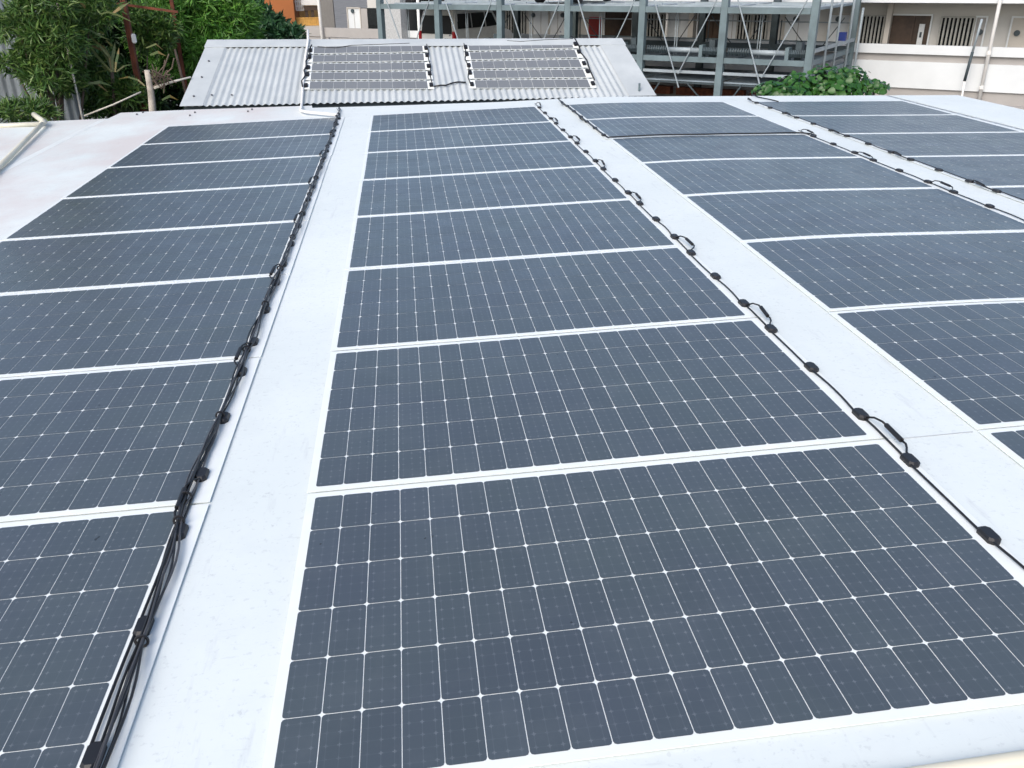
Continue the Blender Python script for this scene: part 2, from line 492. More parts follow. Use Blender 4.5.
rows = [('left', -2.0024, .022, .075, 1, True, 'left row beside the thick cable bundle', 'left row'),
        ('centre', 0., .022, .052, 1, True, 'centre row between two white walkways', 'centre row'),
        ('ridge', 1.9965, .022, .052, 1, False, 'row bending over the ridge', 'right-of-centre row'),
        ('far', 4.0869-.085, .05, .022, -1, True, 'far right row', 'far right row')]
for nm, x0, ml, mr, side, flat, desc, grp in rows:
    pms = [panel_meshes(x0, ml, mr, side, flat, -1 if nm == 'left' else 1, v_) for v_ in range(3)]; firsts = {}
    x0r = x0
    if nm == 'ridge': pl = panel_meshes(x0, .052, .022, -1, False, 1, 1)
    first = None
    for i in range(8):
        if nm == 'far' and i < 3: continue
        left_box = nm == 'ridge' and i >= 6
        jy = random.uniform(-.002, .002)
        key = 'l' if left_box else (i*7+len(nm)) % 3
        if key not in firsts:
            o = firsts[key] = make_panel(pl if left_box else pms[key], x0, i, True)
        else:
            o = copy_tree(firsts[key])
        o.location = (x0+random.uniform(-.003, .003), i+jy, rz(x0, i))
        o['group'] = 'large dark solar panels of the '+grp
        o['label'] = 'solar panel, %s in the %s' % (ordn[i], desc)
        if nm == 'far': o['label'] = 'dark solar panel in the far right row, %s' % {3: 'mostly cut off by the right picture edge', 4: 'fourth from the back edge', 5: 'third from the back edge', 6: 'second from the back edge', 7: 'at the back edge beside the round-leaved shrub'}[i]

# ------------------------------------------------------------------ cables lying on the roof
bund = empty('cable_bundle', (-.33, 4, rz(-.33, 4)), 'thick bundle of black cables tied along the right edge of the left panel row', 'cables')
bo = Vector((-.33, 4, rz(-.33, 4)))
bx_pts = [(-.02, -.312), (.13, -.313), (.47, -.318), (.75, -.326), (.985, -.348), (1.4, -.340), (2.1, -.340), (3.1, -.330), (4.2, -.328), (5.5, -.328), (6.8, -.335), (8.4, -.352), (8.62, -.38)]
def bxx(y):
    for (a, xa), (b, xb) in zip(bx_pts, bx_pts[1:]):
        if a <= y <= b: return xa+(xb-xa)*(y-a)/(b-a)
    return bx_pts[-1][1]
rr = random.Random(3)
for k in range(6):
    ph, fr, am = rr.uniform(0, 6), rr.uniform(2.2, 4.2), rr.uniform(.006, .013)
    pts = []
    y = -.03
    while y < 8.6:
        tie = .35+.65*abs(math.sin(math.pi*y/.52+.5))
        x = bxx(y)+(k-2.5)*.0036*tie*1.2-.006+am*tie*math.sin(y*fr+ph)+.003*math.sin(y*17+ph*3)
        pts.append(Vector((x, y, rz(x, y)+.016+(k % 3)*.0060*(1.15-.3*tie)+.003*math.sin(y*5+ph)))-bo)
        y += .05
    MB().tube(pts, .0031 if k % 3 else .0026, 7).build('cable', M['cable'] if k % 2 else M['grey_cable'], bund, True)
for y in [.02, .44, .9, 1.02, 1.5, 2.05, 2.55, 3.05, 3.6, 4.1, 4.6, 5.1, 5.7, 6.3, 6.9, 7.5, 8.1]:
    x = bxx(y)
    ring = [Vector((x-.006+.0135*math.cos(a), y+.003*math.sin(a), rz(x, y)+.022+.0125*math.sin(a)))-bo for a in [2*math.pi*i/12 for i in range(13)]]
    MB().tube(ring, .0035, 5).build('cable_tie', M['black'], bund)
# black cable crossing the ridge row
p0, p1 = (2.0, 5.985), (3.66, 5.985)
pts = [(1.955, 8.35), (1.95, 7.6), (1.955, 7.0), (1.955, 6.3), (1.965, 6.0)]
x = 2.0
while x < 3.66:
    pts.append((x, 5.992+.012*math.sin(x*4)+.006*math.sin(x*11))); x += .06
pts += [(3.69, 5.95), (3.70, 5.87)]
cr = [Vector((a, b, rz(a, b)+.018)) for a, b in pts]
oc = cr[6].copy()
tag(MB().tube([c-oc for c in cr], .0062, 7).build('crossing_cable', M['cable'], None, True, oc), 'black cable running across the ridge row of panels on a white seam', 'cable')
# cable end dangling at the back edge
pe = on_roof(756, 97)
tag(MB().tube([Vector((4.24, 7.95, rz(4.24, 7.95)+.012))-pe, Vector((4.22, 8.1, rz(4.2, 8.1)+.012))-pe, Vector((4.16, 8.3, rz(4.16, 8.3)+.012))-pe, Vector((4.15, 8.47, rz(4.15, 8.47)+.02))-pe, Vector((4.17, 8.53, rz(4.15, 8.5)-.05))-pe], .006, 7).build('cable_tail', M['cable'], None, True, pe), 'black cable tail dropping over the back roof edge by the round-leaved shrub', 'cable')

# cream plastic pipes
a, b = Vector((-3.05, 4.4, rz(-3.05, 4.4)+.03)), Vector((-3.49, 9.0, rz(-3.5, 9.0)+.045))
a = on_roof(0, 166, .03); b = on_roof(44, 122, .045); d = (a-b).normalized()
pp = empty('roof_pipe', b, 'cream plastic pipe on the stained roof, elbowed near the tree', 'pipe')
MB().tube([Vector(), d*.5, d*4.5], .022, 10).build('pipe', M['pvc'], pp, True)
c_ = on_roof(34, 114.5, .07)-b
MB().tube([-d*.0+Vector((0,0,.002)), c_*.5, c_], .027, 10).build('elbow', M['pvc'], pp, True)
MB().tube([d*.12, d*-.04], .028, 10).build('collar', M['pvc'], pp, True)
c2 = on_roof(-30, 125.5, .03)
tag(MB().tube([Vector(), (c2-b)*.5+Vector((0, 0, -.003)), c2-b], .022, 8).build('roof_pipe', M['pvc'], None, True, b+Vector((-.03, .02, -.02))), 'thin cream pipe lying level at the left back edge of the stained roof', 'pipe')
a = Vector((.6, -.137, rz(.6, -.137)+.018)); b = Vector((3.4, -.058, rz(3.4, -.058)+.018))
tag(MB().tube([Vector(), (b-a)*.5, b-a], .018, 12).build('eave_pipe', M['pvc'], None, True, a), 'cream plastic pipe along the near roof edge in the bottom right corner', 'pipe')

# ------------------------------------------------------------------ the small corrugated roof
EL, ER = at_y(182, 105, 9.35), at_y(654, 94.8, 9.35)
RL, RRr = at_y(208, 45, 10.62), at_y(622, 43, 10.25)
so = Vector((.5, 10, GZ))
shed = empty('corrugated_shed', so, 'small shed behind with a white corrugated metal roof carrying two groups of strip panels', 'shed')
nrm = (ER-EL).cross(RL-EL).normalized()
def SP(u, v, h=0.):
    return (EL.lerp(ER, u)).lerp(RL.lerp(RRr, u), v)+nrm*h
def shed_uv(px, py):
    d = ray(px, py); lam = (EL-CAM).dot(nrm)/d.dot(nrm); P = CAM+d*lam
    u = v = .5
    for _ in range(20):
        A, B = EL.lerp(RL, v), ER.lerp(RRr, v); u = (P-A).dot(B-A)/(B-A).length_squared
        A, B = EL.lerp(ER, u), RL.lerp(RRr, u); v = (P-A).dot(B-A)/(B-A).length_squared
    return u, v
wid = (ER-EL).length
NC = int(wid/.076)
cs = MB(); K = 10
cols_ = []
for i in range(NC*K+1):
    u = i/(NC*K); h = .0085*math.cos(2*math.pi*i/K)-.0085
    cols_.append((u, h))
base_i = len(cs.v)
for u, h in cols_:
    for v in (-.012, .25, .5, .75, 1.):
        cs.v.append(tuple(SP(u, v, h)-so))
for i in range(len(cols_)-1):
    for j in range(4):
        cs.f.append((i*5+j, (i+1)*5+j, (i+1)*5+j+1, i*5+j+1))
M['tin'] = None
t = NT('white_corrugated_sheet')
t.base(t.mix(t.ramp(t.noise(2.5, 6, .65), [(.35, 0.), (.7, 1.)]), (.40, .435, .45), (.49, .525, .535)), .5, 0, .4)
M['tin'] = t.m
sh_o = cs.build('corrugated_sheet', M['tin'], shed, True)
def slab(u0, u1, v0, v1, h0, h1, nm, mat, sub=1, parent=None):
    mb = MB(); P = []
    for h in (h0, h1):
        P += [SP(u0, v0, h)-so, SP(u1, v0, h)-so, SP(u1, v1, h)-so, SP(u0, v1, h)-so]
    mb.hexa(P); return mb.build(nm, mat, parent or shed)
slab(-.004, round(.036*NC)/NC, -.02, 1.0, .0005, .003, 'verge_flashing', M['tin'])
slab(round(.945*NC)/NC, 1.004, -.02, 1.0, .002, .006, 'verge_flashing', M['tin'])
slab(.9425, .9445, -.0, .985, .002, .004, 'flashing_joint', M['lap'])
slab(-.006, 1.006, .95, 1.085, .004, .010, 'ridge_cap', M['tin'])
slab(.0, 1.0, .957, .963, -.04, .003, 'ridge_gap_shade', M['dark'])  # dark strip added as painted shade in the troughs under the ridge cap
# rear slope, fascia, walls
bk = MB(); a0, a1 = SP(-.006, 1.08)-so, SP(1.006, 1.08)-so; dd = Vector((0, 1.3, -.7))
bk.face([a1, a0, a0+dd, a1+dd]); bk.build('rear_slope', M['tin'], shed)
fa = MB()
p = [SP(0, .03, -.03)-so, SP(1, .03, -.03)-so]
fa.hexa([p[0]+Vector((0,-.0,-.09)), p[1]+Vector((0,0,-.09)), p[1]+Vector((0,.03,-.09)), p[0]+Vector((0,.03,-.09)), p[0], p[1], p[1]+Vector((0,.03,0)), p[0]+Vector((0,.03,0))])
fa.build('fascia', M['steel_dark'], shed)
wl = MB(); x0, x1 = EL.x+.15-so.x, ER.x-.15-so.x
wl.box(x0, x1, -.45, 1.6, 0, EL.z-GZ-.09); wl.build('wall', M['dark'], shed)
gb = MB(); gb.face([(x0,-.45,EL.z-GZ-.1), (x0,1.6,EL.z-GZ-.1), (x0,.65,RL.z-GZ-.05)]); gb.face([(x1,-.45,EL.z-GZ-.1), (x1,.65,RL.z-GZ-.1), (x1,1.6,EL.z-GZ-.1)]); gb.build('gable', M['wall_beige'], shed)
for px, py in ((209, 62), (202, 78), (194, 97), (212, 96), (232, 96), (330, 42.5), (450, 42.5), (560, 42)):
    u, v = shed_uv(px, py); q = SP(u, v, .008)-so
    MB().tube([q, q+nrm*.010], .012, 6).build('screw', M['screw'], shed)
bolt = at_y(639, 93, 9.4)
u, v = shed_uv(639, 92); q = SP(u, v, .004)-so
MB().tube([q, q+Vector((0, 0, .09))], .013, 8).build('stay_bolt', M['steel'], shed)

# strips of thin panels on the shed
def strip_panel(c0, c1, c2, c3, k, side):
    """c0..c3 = (u,v): near-left, near-right, far-right, far-left of the whole group"""
    def G(a, b, h=0.):
        l0 = [c0[i]+(c3[i]-c0[i])*b for i in (0, 1)]; r0 = [c1[i]+(c2[i]-c1[i])*b for i in (0, 1)]
        return SP(l0[0]+(r0[0]-l0[0])*a, l0[1]+(r0[1]-l0[1])*a, h)
    b0, b1 = k/5+.016, (k+1)/5-.016
    org = G(.5, b0, .003)
    bend = .05
    root = empty('strip_panel', org, '', 'solar panel', None)
    mb = MB(); n_ = 20
    for i in range(n_):
        P = []
        for h in (.004, .007):
            P += [G(i/n_, b0, h)-org, G((i+1)/n_, b0, h)-org, G((i+1)/n_, b1, h)-org, G(i/n_, b1, h)-org]
        mb.hexa(P)
    mb.build('back_sheet', M['sheet'], root)
    ce = MB(); n = 10
    for i in range(n):
        a0 = .048+.904*i/n+.0008; a1 = .048+.904*(i+1)/n-.0008
        ce.face([G(a0, b0+.006, .0085)-org, G(a1, b0+.006, .0085)-org, G(a1, b1-.006, .0085)-org, G(a0, b1-.006, .0085)-org], [(0,0), (1,0), (1,1), (0,1)])
    ce.build('cell_array', M['strip_cell'], root)
    for a in (.02, .98):
        bb = b0+.08+(.03 if k % 2 else -.01)
        q = G(a, bb, .006)-org; ax = (G(a, bb+.1)-G(a, bb)).normalized()
        mb = MB(); mb.bar(q-ax*.035+nrm*.012, q+ax*.035+nrm*.012, .045, .022, nrm)
        mb.build('junction_box', M['black'], root, bevel=.005)
    return root
L = [shed_uv(303, 91), shed_uv(434.5, 91), shed_uv(428, 49), shed_uv(309, 49)]
Rg = [shed_uv(470, 90.5), shed_uv(597, 90), shed_uv(574.5, 48.3), shed_uv(462.5, 49)]
pos = ['bottom', 'fourth from top', 'middle', 'second from top', 'top']
for nm, cs_ in (('left', L), ('right', Rg)):
    for k in range(5):
        o = strip_panel(*cs_, k, 1)
        o['group'] = 'thin strip panels in the %s group on the corrugated roof' % nm
        o['label'] = '%s grey strip panel of the %s group on the corrugated roof' % (pos[k], nm)
def shed_cable(pxs, nm, lab, mat='cable', r=.009, h=.014, cat='cable', n=6, jit=.0):
    P = []
    for px, py in pxs:
        u, v = shed_uv(px, py); P.append(SP(u, v, h+random.uniform(0, jit)))
    o0 = P[0].copy()
    return tag(MB().tube([p-o0 for p in P], r, n).build(nm, M[mat], None, True, o0), lab, cat)
shed_cable([(312.5, 50), (309.5, 55), (311, 60), (306, 65), (307.5, 70), (304.5, 74), (306, 79), (302, 84), (303, 90)], 'array_cable', 'black wavy cable at the left end of the left strip group', jit=.03)
shed_cable([(427, 50), (429, 58), (428.5, 63), (431, 70), (430, 78), (433, 88)], 'array_cable', 'black cable at the right end of the left strip group', r=.006)
shed_cable([(464, 50), (466, 58), (465, 64), (469, 71), (468, 80), (471, 88)], 'array_cable', 'black cable at the left end of the right strip group', r=.006)
shed_cable([(570, 46), (574, 48), (578, 54), (580, 60), (586, 66), (589, 74), (594, 83)], 'array_cable', 'black cable at the right end of the right strip group', r=.008)
shed_cable([(434, 88.5), (440, 87.5), (446, 87.5), (452, 85.5), (458, 84.5), (466, 85)], 'link_cable', 'black cable linking the two strip groups across the corrugations')
shed_cable([(318, 50), (336, 51.5), (352, 49.5), (375, 49.2), (410, 48.8)], 'array_cable', 'thin dark cable under the ridge cap above the left strip group', r=.004)
shed_cable([(507, 48.5), (520, 49.5), (545, 48.5), (572, 48.2)], 'array_cable', 'thin dark cable under the ridge cap above the right strip group', r=.004)
# conduit
q = [SP(*shed_uv(309, 38.5), .04)+Vector((0, 0, .03)), SP(*shed_uv(308.7, 46), .03), SP(*shed_uv(306, 60), .02), SP(*shed_uv(303, 88), .018), SP(*shed_uv(302, 104), .018)]
q.append(on_roof(301, 110.5, .03)); q.append(on_roof(306, 112, .03)); q.append(on_roof(322, 113.5, .03)); q.append(on_roof(337, 115, .03))
tag(MB().tube([p-q[0] for p in q], .015, 8).build('conduit', M['wpvc'], None, True, q[0]), 'white conduit pipe running down the corrugated roof to the left panel row', 'pipe')

# ------------------------------------------------------------------ street side: frame of reference of the apartment house and the car stacker
FO = Vector((CAM.x-.625*1.0253, CAM.y+33.226*1.0253, 0)); FA_ = math.atan2(-1.5533, 1.9589)
FU = Vector((math.cos(FA_), math.sin(FA_), 0)); FN = Vector((-FU.y, FU.x, 0))
def fs(px, py, wd):
    d = ray(px, py); lam = (wd-(CAM-FO).dot(FN))/d.dot(FN); P = CAM+d*lam
    return (P-FO).dot(FU), P.z
def fx(px, wd, py=25): return fs(px, py, wd)[0]
def fz(px, py, wd): return fs(px, py, wd)[1]
apt = empty('apartment_building', FO+Vector((0, 0, GZ)), 'long white apartment house with brown entrances and grilled windows along a raised walkway', 'building', rz=FA_)
fz0 = GZ
def Ab(s0, s1, w0, w1, z0, z1, nm, mat, par=None):
    return MB().box(s0, s1, w0, w1, z0-fz0, z1-fz0).build(nm, M[mat], par or apt)
ww, wp = 7.4, 6.0
SE = 26
Ab(-6.9, SE, ww+.05, 16, GZ, 3.6, 'wall', 'wall_upper')

Ab(-4.0, SE, wp, ww+.05, -2.2, -2.05, 'walkway_slab', 'wall_grey')
Ab(-4.0, SE, wp-.05, 9, .34, .56, 'upper_slab', 'wall')
Ab(-4.0, SE, wp, wp+.12, .56, 1.7, 'upper_parapet', 'wall')
# parapet in bands
sp0 = fx(405, wp)
Ab(sp0, SE, wp-.04, wp+.12, -1.19, -.91, 'parapet_coping', 'wall')
Ab(sp0, SE, wp+.06, wp+.11, -1.42, -1.19, 'parapet_recess', 'wall_grey')
Ab(sp0, SE, wp-.02, wp+.12, -2.24, -1.42, 'parapet', 'wall')
Ab(sp0, SE, wp+.05, ww, -2.62, -2.24, 'plinth', 'wall_grey')
Ab(sp0, SE, wp-.3, ww, GZ, -2.62, 'footing', 'wall_grey')
s_l = fx(296, wp)
Ab(s_l-1.5, fx(386, wp), wp, wp+.12, -1.28, -.88, 'parapet_coping', 'wall_grey')
Ab(s_l-1.5, fx(386, wp), wp+.04, wp+.12, GZ, -1.30, 'parapet', 'wall_grey')
Ab(fx(387, 5.7), fx(404, 5.7), 5.5, 5.9, GZ, 3.5, 'tiled_column', 'tile')
def opening(x0, x1, ytop, nm, mat, depth=.0, zb=-2.05):
    s0, s1 = fx(x0, ww), fx(x1, ww); z1 = fz((x0+x1)/2, ytop, ww)
    return s0, s1, z1
def door(x0, x1, yt, mat, vis=None):
    s0, s1, z1 = opening(x0, x1, yt, 'door', mat)
    d = Ab(s0, s1, ww+.0, ww+.06, -2.05, z1, 'door', mat)
    fr = MB()
    for a, b in ((s0-.05, s0), (s1, s1+.05)): fr.box(a, b, ww-.04, ww+.05, .85, z1-fz0+.05)
    fr.box(s0, s1, ww-.04, ww+.05, z1-fz0, z1-fz0+.05)
    fr.build('frame', M['wall_beige'] if mat == 'wall' else M['wall'], d).parent = d
    mid = (s0+s1)/2
    if mat == 'wall':
        MB().box(mid-.012, mid+.012, ww-.01, ww+.0, .9, z1-fz0-.05).build('panel_joint', M['wall_grey'], d)
    if vis:
        s_, z_ = fs(*vis, ww); p = Vector((s_, ww-.005, z_-fz0))
        MB().tube([p, p+Vector((0, -.06, 0))], .09, 12).build('vent_cap', M['steel_dark'], d)
    return d
def grille(x0, x1, yt):
    s0, s1, z1 = opening(x0, x1, yt, 'window', 'glass')
    wn_ = Ab(s0, s1, ww+.0, ww+.055, -1.75, z1, 'window', 'glass')
    g_ = MB(); n = max(4, int((s1-s0)/.115))
    for i in range(n+1):
        s_ = s0+(s1-s0)*i/n; g_.box(s_-.028, s_+.028, ww-.09, ww-.05, 1.1, z1-fz0)
    g_.box(s0, s1, ww-.085, ww-.055, 1.1, 1.14); g_.box(s0, s1, ww-.085, ww-.055, z1-fz0-.04, z1-fz0)
    g_.build('grille', M['grille'], wn_)
    MB().box((s0+s1)/2-.03, (s0+s1)/2+.03, ww-.03, ww-.004, 1.15, z1-fz0).build('frame', M['wall_beige'], wn_)
    return wn_
def entrance(x0, x1, yt, notice=False):
    d = door(x0, x1, yt, 'brown')
    s0, s1, z1 = opening(x0, x1, yt, '', '')
    MB().box(s0+(s1-s0)*.58, s0+(s1-s0)*.63, ww-.05, ww-.01, .85, z1-fz0).build('jamb', M['brown'], d)
    if notice:
        a, b = fx(919.5, ww-.1), fx(925, ww-.1); za, zb = fz(922, 24, ww-.1), -.95
        nt = MB().box(a, b, ww-.1, ww-.06, za-.8-fz0, za-fz0).build('notice', M['poster'], d)
        MB().box(a+.05, b-.05, ww-.106, ww-.1, za-.42-fz0, za-.25-fz0).build('printed_mark', M['steel_dark'], nt)
for a, b, yt in ((507, 525, 10), (645, 664, 13), (738, 767, 13.5), (862, 884, 15), (941, 974, 16.5)): grille(a, b, yt)
for a, b, yt in ((605, 632, 11.5), (698, 722, 12.5)): entrance(a, b, yt)
entrance(888, 930, 15.5, True)
door(533, 549, 10.5, 'wall', (533.5, 15)); door(549.5, 566, 10.5, 'wall', (563, 15))
door(668, 690, 12.5, 'wall'); door(785, 812, 14.5, 'wall', (796, 19)); door(829, 849, 15, 'wall', (838.5, 19)); door(728, 737, 13.5, 'wall')
door(1012, 1034, 18, 'wall_beige', (1017, 33)); door(976, 985, 17.5, 'wall_grey', (980, 32))
door(349, 361, 8.5, 'wall', (353, 11))
s0, s1 = fx(362, ww), fx(377, ww)
wv_ = Ab(s0, s1, ww, ww+.055, -2.0, fz(368, 8, ww), 'window', 'glass')
MB().box(s0, s0+(s1-s0)*.42, ww-.02, ww-.005, .9, fz(368, 8.5, ww)-fz0).build('curtain', M['wall_grey'], wv_)
Ab(fx(322, ww), fx(335, ww), ww-.02, ww+.04, -2.05, 3., 'recess_shade', 'wall_dark')  # flat dark slab, painted as the shade of a recess
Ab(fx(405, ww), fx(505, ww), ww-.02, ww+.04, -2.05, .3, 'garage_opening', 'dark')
for x, nm_ in ((889, 0), (853, 0), (693.5, 0), (575, 0)):
    Ab(fx(x-2.5, ww), fx(x+2.5, ww), ww-.3, ww+.04, -2.05, .33, 'pilaster', 'wall_beige')
def pole(x0, y0, x1, y1, wd, r, nm, mat, z0=None, z1=None, par=None):
    a, b = fs(x0, y0, wd), fs(x1, y1, wd)
    return MB().tube([Vector((a[0], wd, (a[1] if z1 is None else z1)-fz0)), Vector((b[0], wd, (b[1] if z0 is None else z0)-fz0))], r, 10).build(nm, M[mat], par or apt, True)
wpz = pole(999, 5, 999.5, 5, 5.85, .055, 'downpipe', 'wpvc', -2.7, 3.4)
for y_ in (53, 87.5):
    s_, z_ = fs(1000-.19*y_, y_, 5.85); MB().tube([Vector((fx(999.2, 5.85, 5), 5.85, z_-fz0-.05)), Vector((fx(999.2, 5.85, 5), 5.85, z_-fz0+.05))], .075, 10).build('bracket', M['wpvc'], wpz)
pole(319, 8, 319.2, 8, 5.85, .07, 'downpipe', 'wpvc', GZ, 3.4)
pole(418, 8, 418, 8, 5.4, .06, 'downpipe', 'wpvc', GZ, .4)
pole(667, 20, 667, 20, 6.9, .05, 'downpipe', 'wpvc', -2.05, .35)
hr = empty('leaning_pole', FO+FU*fs(964, 95, 5.6)[0]+FN*5.6+Vector((0, 0, GZ)), 'slim leaning grey pole with a dark lower sleeve in front of the white parapet', 'pole')
a, b, c2, e_ = [FO+FU*s_+FN*5.6+Vector((0, 0, z_))-hr.location for s_, z_ in (fs(982, 19, 5.6), fs(972.5, 52, 5.6), fs(964.5, 81, 5.6), fs(962.5, 97, 5.6))]
e_.z = 0.
MB().tube([a, b], .035, 8).build('shaft', M['steel_light'], hr, True)
MB().tube([b, c2], .045, 8).build('sleeve', M['steel_dark'], hr, True)
MB().tube([c2, e_], .035, 8).build('foot', M['wpvc'], hr, True)

# ------------------------------------------------------------------ steel car stacker
st = empty('parking_stacker', FO+Vector((0, 0, GZ)), 'grey green steel parking stacker frame with pallets, rods and rollers behind the sheds', 'parking frame', rz=FA_)
def Sb(s0, s1, w0, w1, z0, z1, nm, mat):
    return MB().box(s0, s1, w0, w1, z0-fz0, z1-fz0).build(nm, M[mat], st)
BW = 2.564; WD = 5.3
def hpost(s, wd, hw, z1, mat):
    mb = MB(); d_ = hw
    mb.box(s-hw, s+hw, wd-d_, wd-d_+.025, 0, z1-fz0); mb.box(s-hw, s+hw, wd+d_-.025, wd+d_, 0, z1-fz0)
    mb.box(s-.015, s+.015, wd-d_+.0255, wd+d_-.0255, 0, z1-fz0)
    return mb.build('post', M[mat], st)
for k in range(7):
    s = k*BW
    Sb(s-.1, s+.1, -.1, .1, GZ, 3.6, 'post', 'steel')
    (hpost if k != 2 else hpost)(s, WD, .11, 1.2 if k not in (6,) else 3.6, 'steel_dark' if k not in (2, 6) else 'steel')
for k in range(6):
    a, b = k*BW+.11, (k+1)*BW-.11
    Sb(a, b, -.06, WD+.05, .28, .35, 'pallet', 'deck')
    Sb(a, b, -.10, -.061, .20, .365, 'pallet_edge', 'steel')
    for j in range(3):
        Sb(a+.15, b-.15, .5+j*1.6, .56+j*1.6, .351, .39, 'pallet_rib', 'steel_light')
    if k >= 1:
        lowz = 0 if k > 1 else 0
        Sb(a, b, -.08, .04, -1.16, -1.01, 'beam', 'steel')
        Sb(a, b, -.05, .05, -1.49, -1.41, 'beam', 'steel_light')
        if k >= 3 or k == 2:
            Sb(a, b, .1, 2.9, -1.19, -1.14, 'pallet', 'deck_dark')
            Sb(a, b, 3.1, 5.0, -1.30, -1.25, 'pallet', 'deck_dark')
            Sb(a, b, .12, 3.8, -1.74, -1.70, 'pallet', 'deck')
            Sb(a, b, .1, .16, -1.80, -1.755, 'beam', 'steel_dark')
    # drive tube with coil springs
    if k >= 1:
        z_ = -.84; mb = MB().tube([(a+.75, .1, z_-fz0), (a+1.75, .1, z_-fz0)], .075, 12); mb.build('roller', M['steel_light'], st, True)
        for s0, s1 in ((a+.05, a+.74), (a+1.86, b-.03)):
            mb = MB(); n = 9
            pts = []
            for i in range(n*6+1):
                an = i/6*2*math.pi; pts.append((s0+(s1-s0)*i/(n*6), .1+.10*math.cos(an), z_-fz0+.10*math.sin(an)))
            mb.tube(pts, .022, 5); mb.tube([(s0, .1, z_-fz0), (s1, .1, z_-fz0)], .07, 8)
            mb.build('coil_spring', M['steel_dark'], st)
        Sb(a+1.752, a+1.858, -.01, .3, -1.16, -.68, 'bearing_plate', 'steel')
        Sb(a+1.95, a+2.12, .32, .62, -1.14, -.55, 'motor', 'steel_dark')
    # tie rods
    z = lambda v: v-fz0
    MB().tube([(a+.03, -.14, z(1.2)), (a+1.25, -.14, z(-1.9))], .022, 6).build('tie_rod', M['steel_light'], st)
    MB().tube([(b-.03, -.13, z(.75)), (b-1.15, -.13, z(-1.5))], .018, 6).build('tie_rod', M['steel_light'], st)
    MB().tube([(a+.2, WD, z(-.1)), (a+1.0, WD, z(-1.0))], .016, 6).build('tie_rod', M['steel_dark'], st)
    MB().tube([(b-.2, WD, z(-.1)), (b-.8, WD, z(-1.0))], .016, 6).build('tie_rod', M['steel_dark'], st)
    MB().tube([(a+.6, -.02, z(-1.75)), (a+.1, -.02, z(-2.5))], .025, 6).build('tie_rod', M['steel_dark'], st)
    MB().tube([(b-.9, -.02, z(-1.75)), (b-.1, -.02, z(-2.5))], .025, 6).build('tie_rod', M['steel_dark'], st)
    for q_ in (.5, .57):
        MB().tube([(a+.35+q_, .3, z(.27)), (a+.35+q_, .3, z(-1.0))], .012, 5).build('hanger_rod', M['steel_light'], st)
    if k >= 2:
        Sb(a, b, 2.9, 3.2, -2.5, -2.25, 'ground_beam', 'rust')
        Sb(a, b, WD-.12, WD+.12, -1.12, -.96, 'beam', 'steel_dark')
        Sb(a, b, WD+.15, WD+.19, -.28, -.24, 'rail', 'steel_light'); Sb(a, b, WD+.15, WD+.19, -.88, -.84, 'rail', 'steel')
        Sb(a+.05, a+.09, WD+.14, WD+.15, -.95, -.2, 'baluster', 'steel_dark')
sE = 6*BW
Sb(sE-.04, sE+.04, .1, WD-.11, -1.16, -1.01, 'beam', 'steel'); Sb(sE-.04, sE+.04, .1, WD-.11, -1.52, -1.41, 'beam', 'steel')
Sb(sE+.05, sE+.12, .1, WD-.11, -.80, -.70, 'beam', 'steel_light')
for wd in (1.3, 2.6, 4.3):
    MB().tube([(sE+.12, wd, 0), (sE+.12, wd, 3.6-fz0)], .035, 8).build('pipe', M['steel_light'], st, True)
MB().tube([(sE+.2, WD+.1, 0), (sE+.2, WD+.1, .2-fz0)], .04, 8).build('pipe', M['steel_light'], st, True)
Sb(sE-.08, sE+.13, 3.7, 3.9, -.70, -.45, 'drive_motor', 'blue')
# things standing about the stacker
def fp(s, wd, z): return FO+FU*s+FN*wd+Vector((0, 0, z))
s0 = fx(590, 5.75); s1 = fx(600.5, 5.75)
cab = empty('red_cabinet', fp((s0+s1)/2, 5.75, -2.05), 'tall red hose cabinet standing in front of the brown entrance', 'cabinet', rz=FA_)
zt = fz(595, 17, 5.75)+2.05
MB().box(-(s1-s0)/2, (s1-s0)/2, -.15, .15, 0, zt).build('body', M['red'], cab, bevel=.02)
MB().box(-(s1-s0)/2+.04, (s1-s0)/2-.04, -.17, -.151, .1, zt-.06).build('door', M['red'], cab)
MB().box(-(s1-s0)/2, (s1-s0)/2, -.12, .12, -.85, -.001).build('stand', M['steel_dark'], cab)

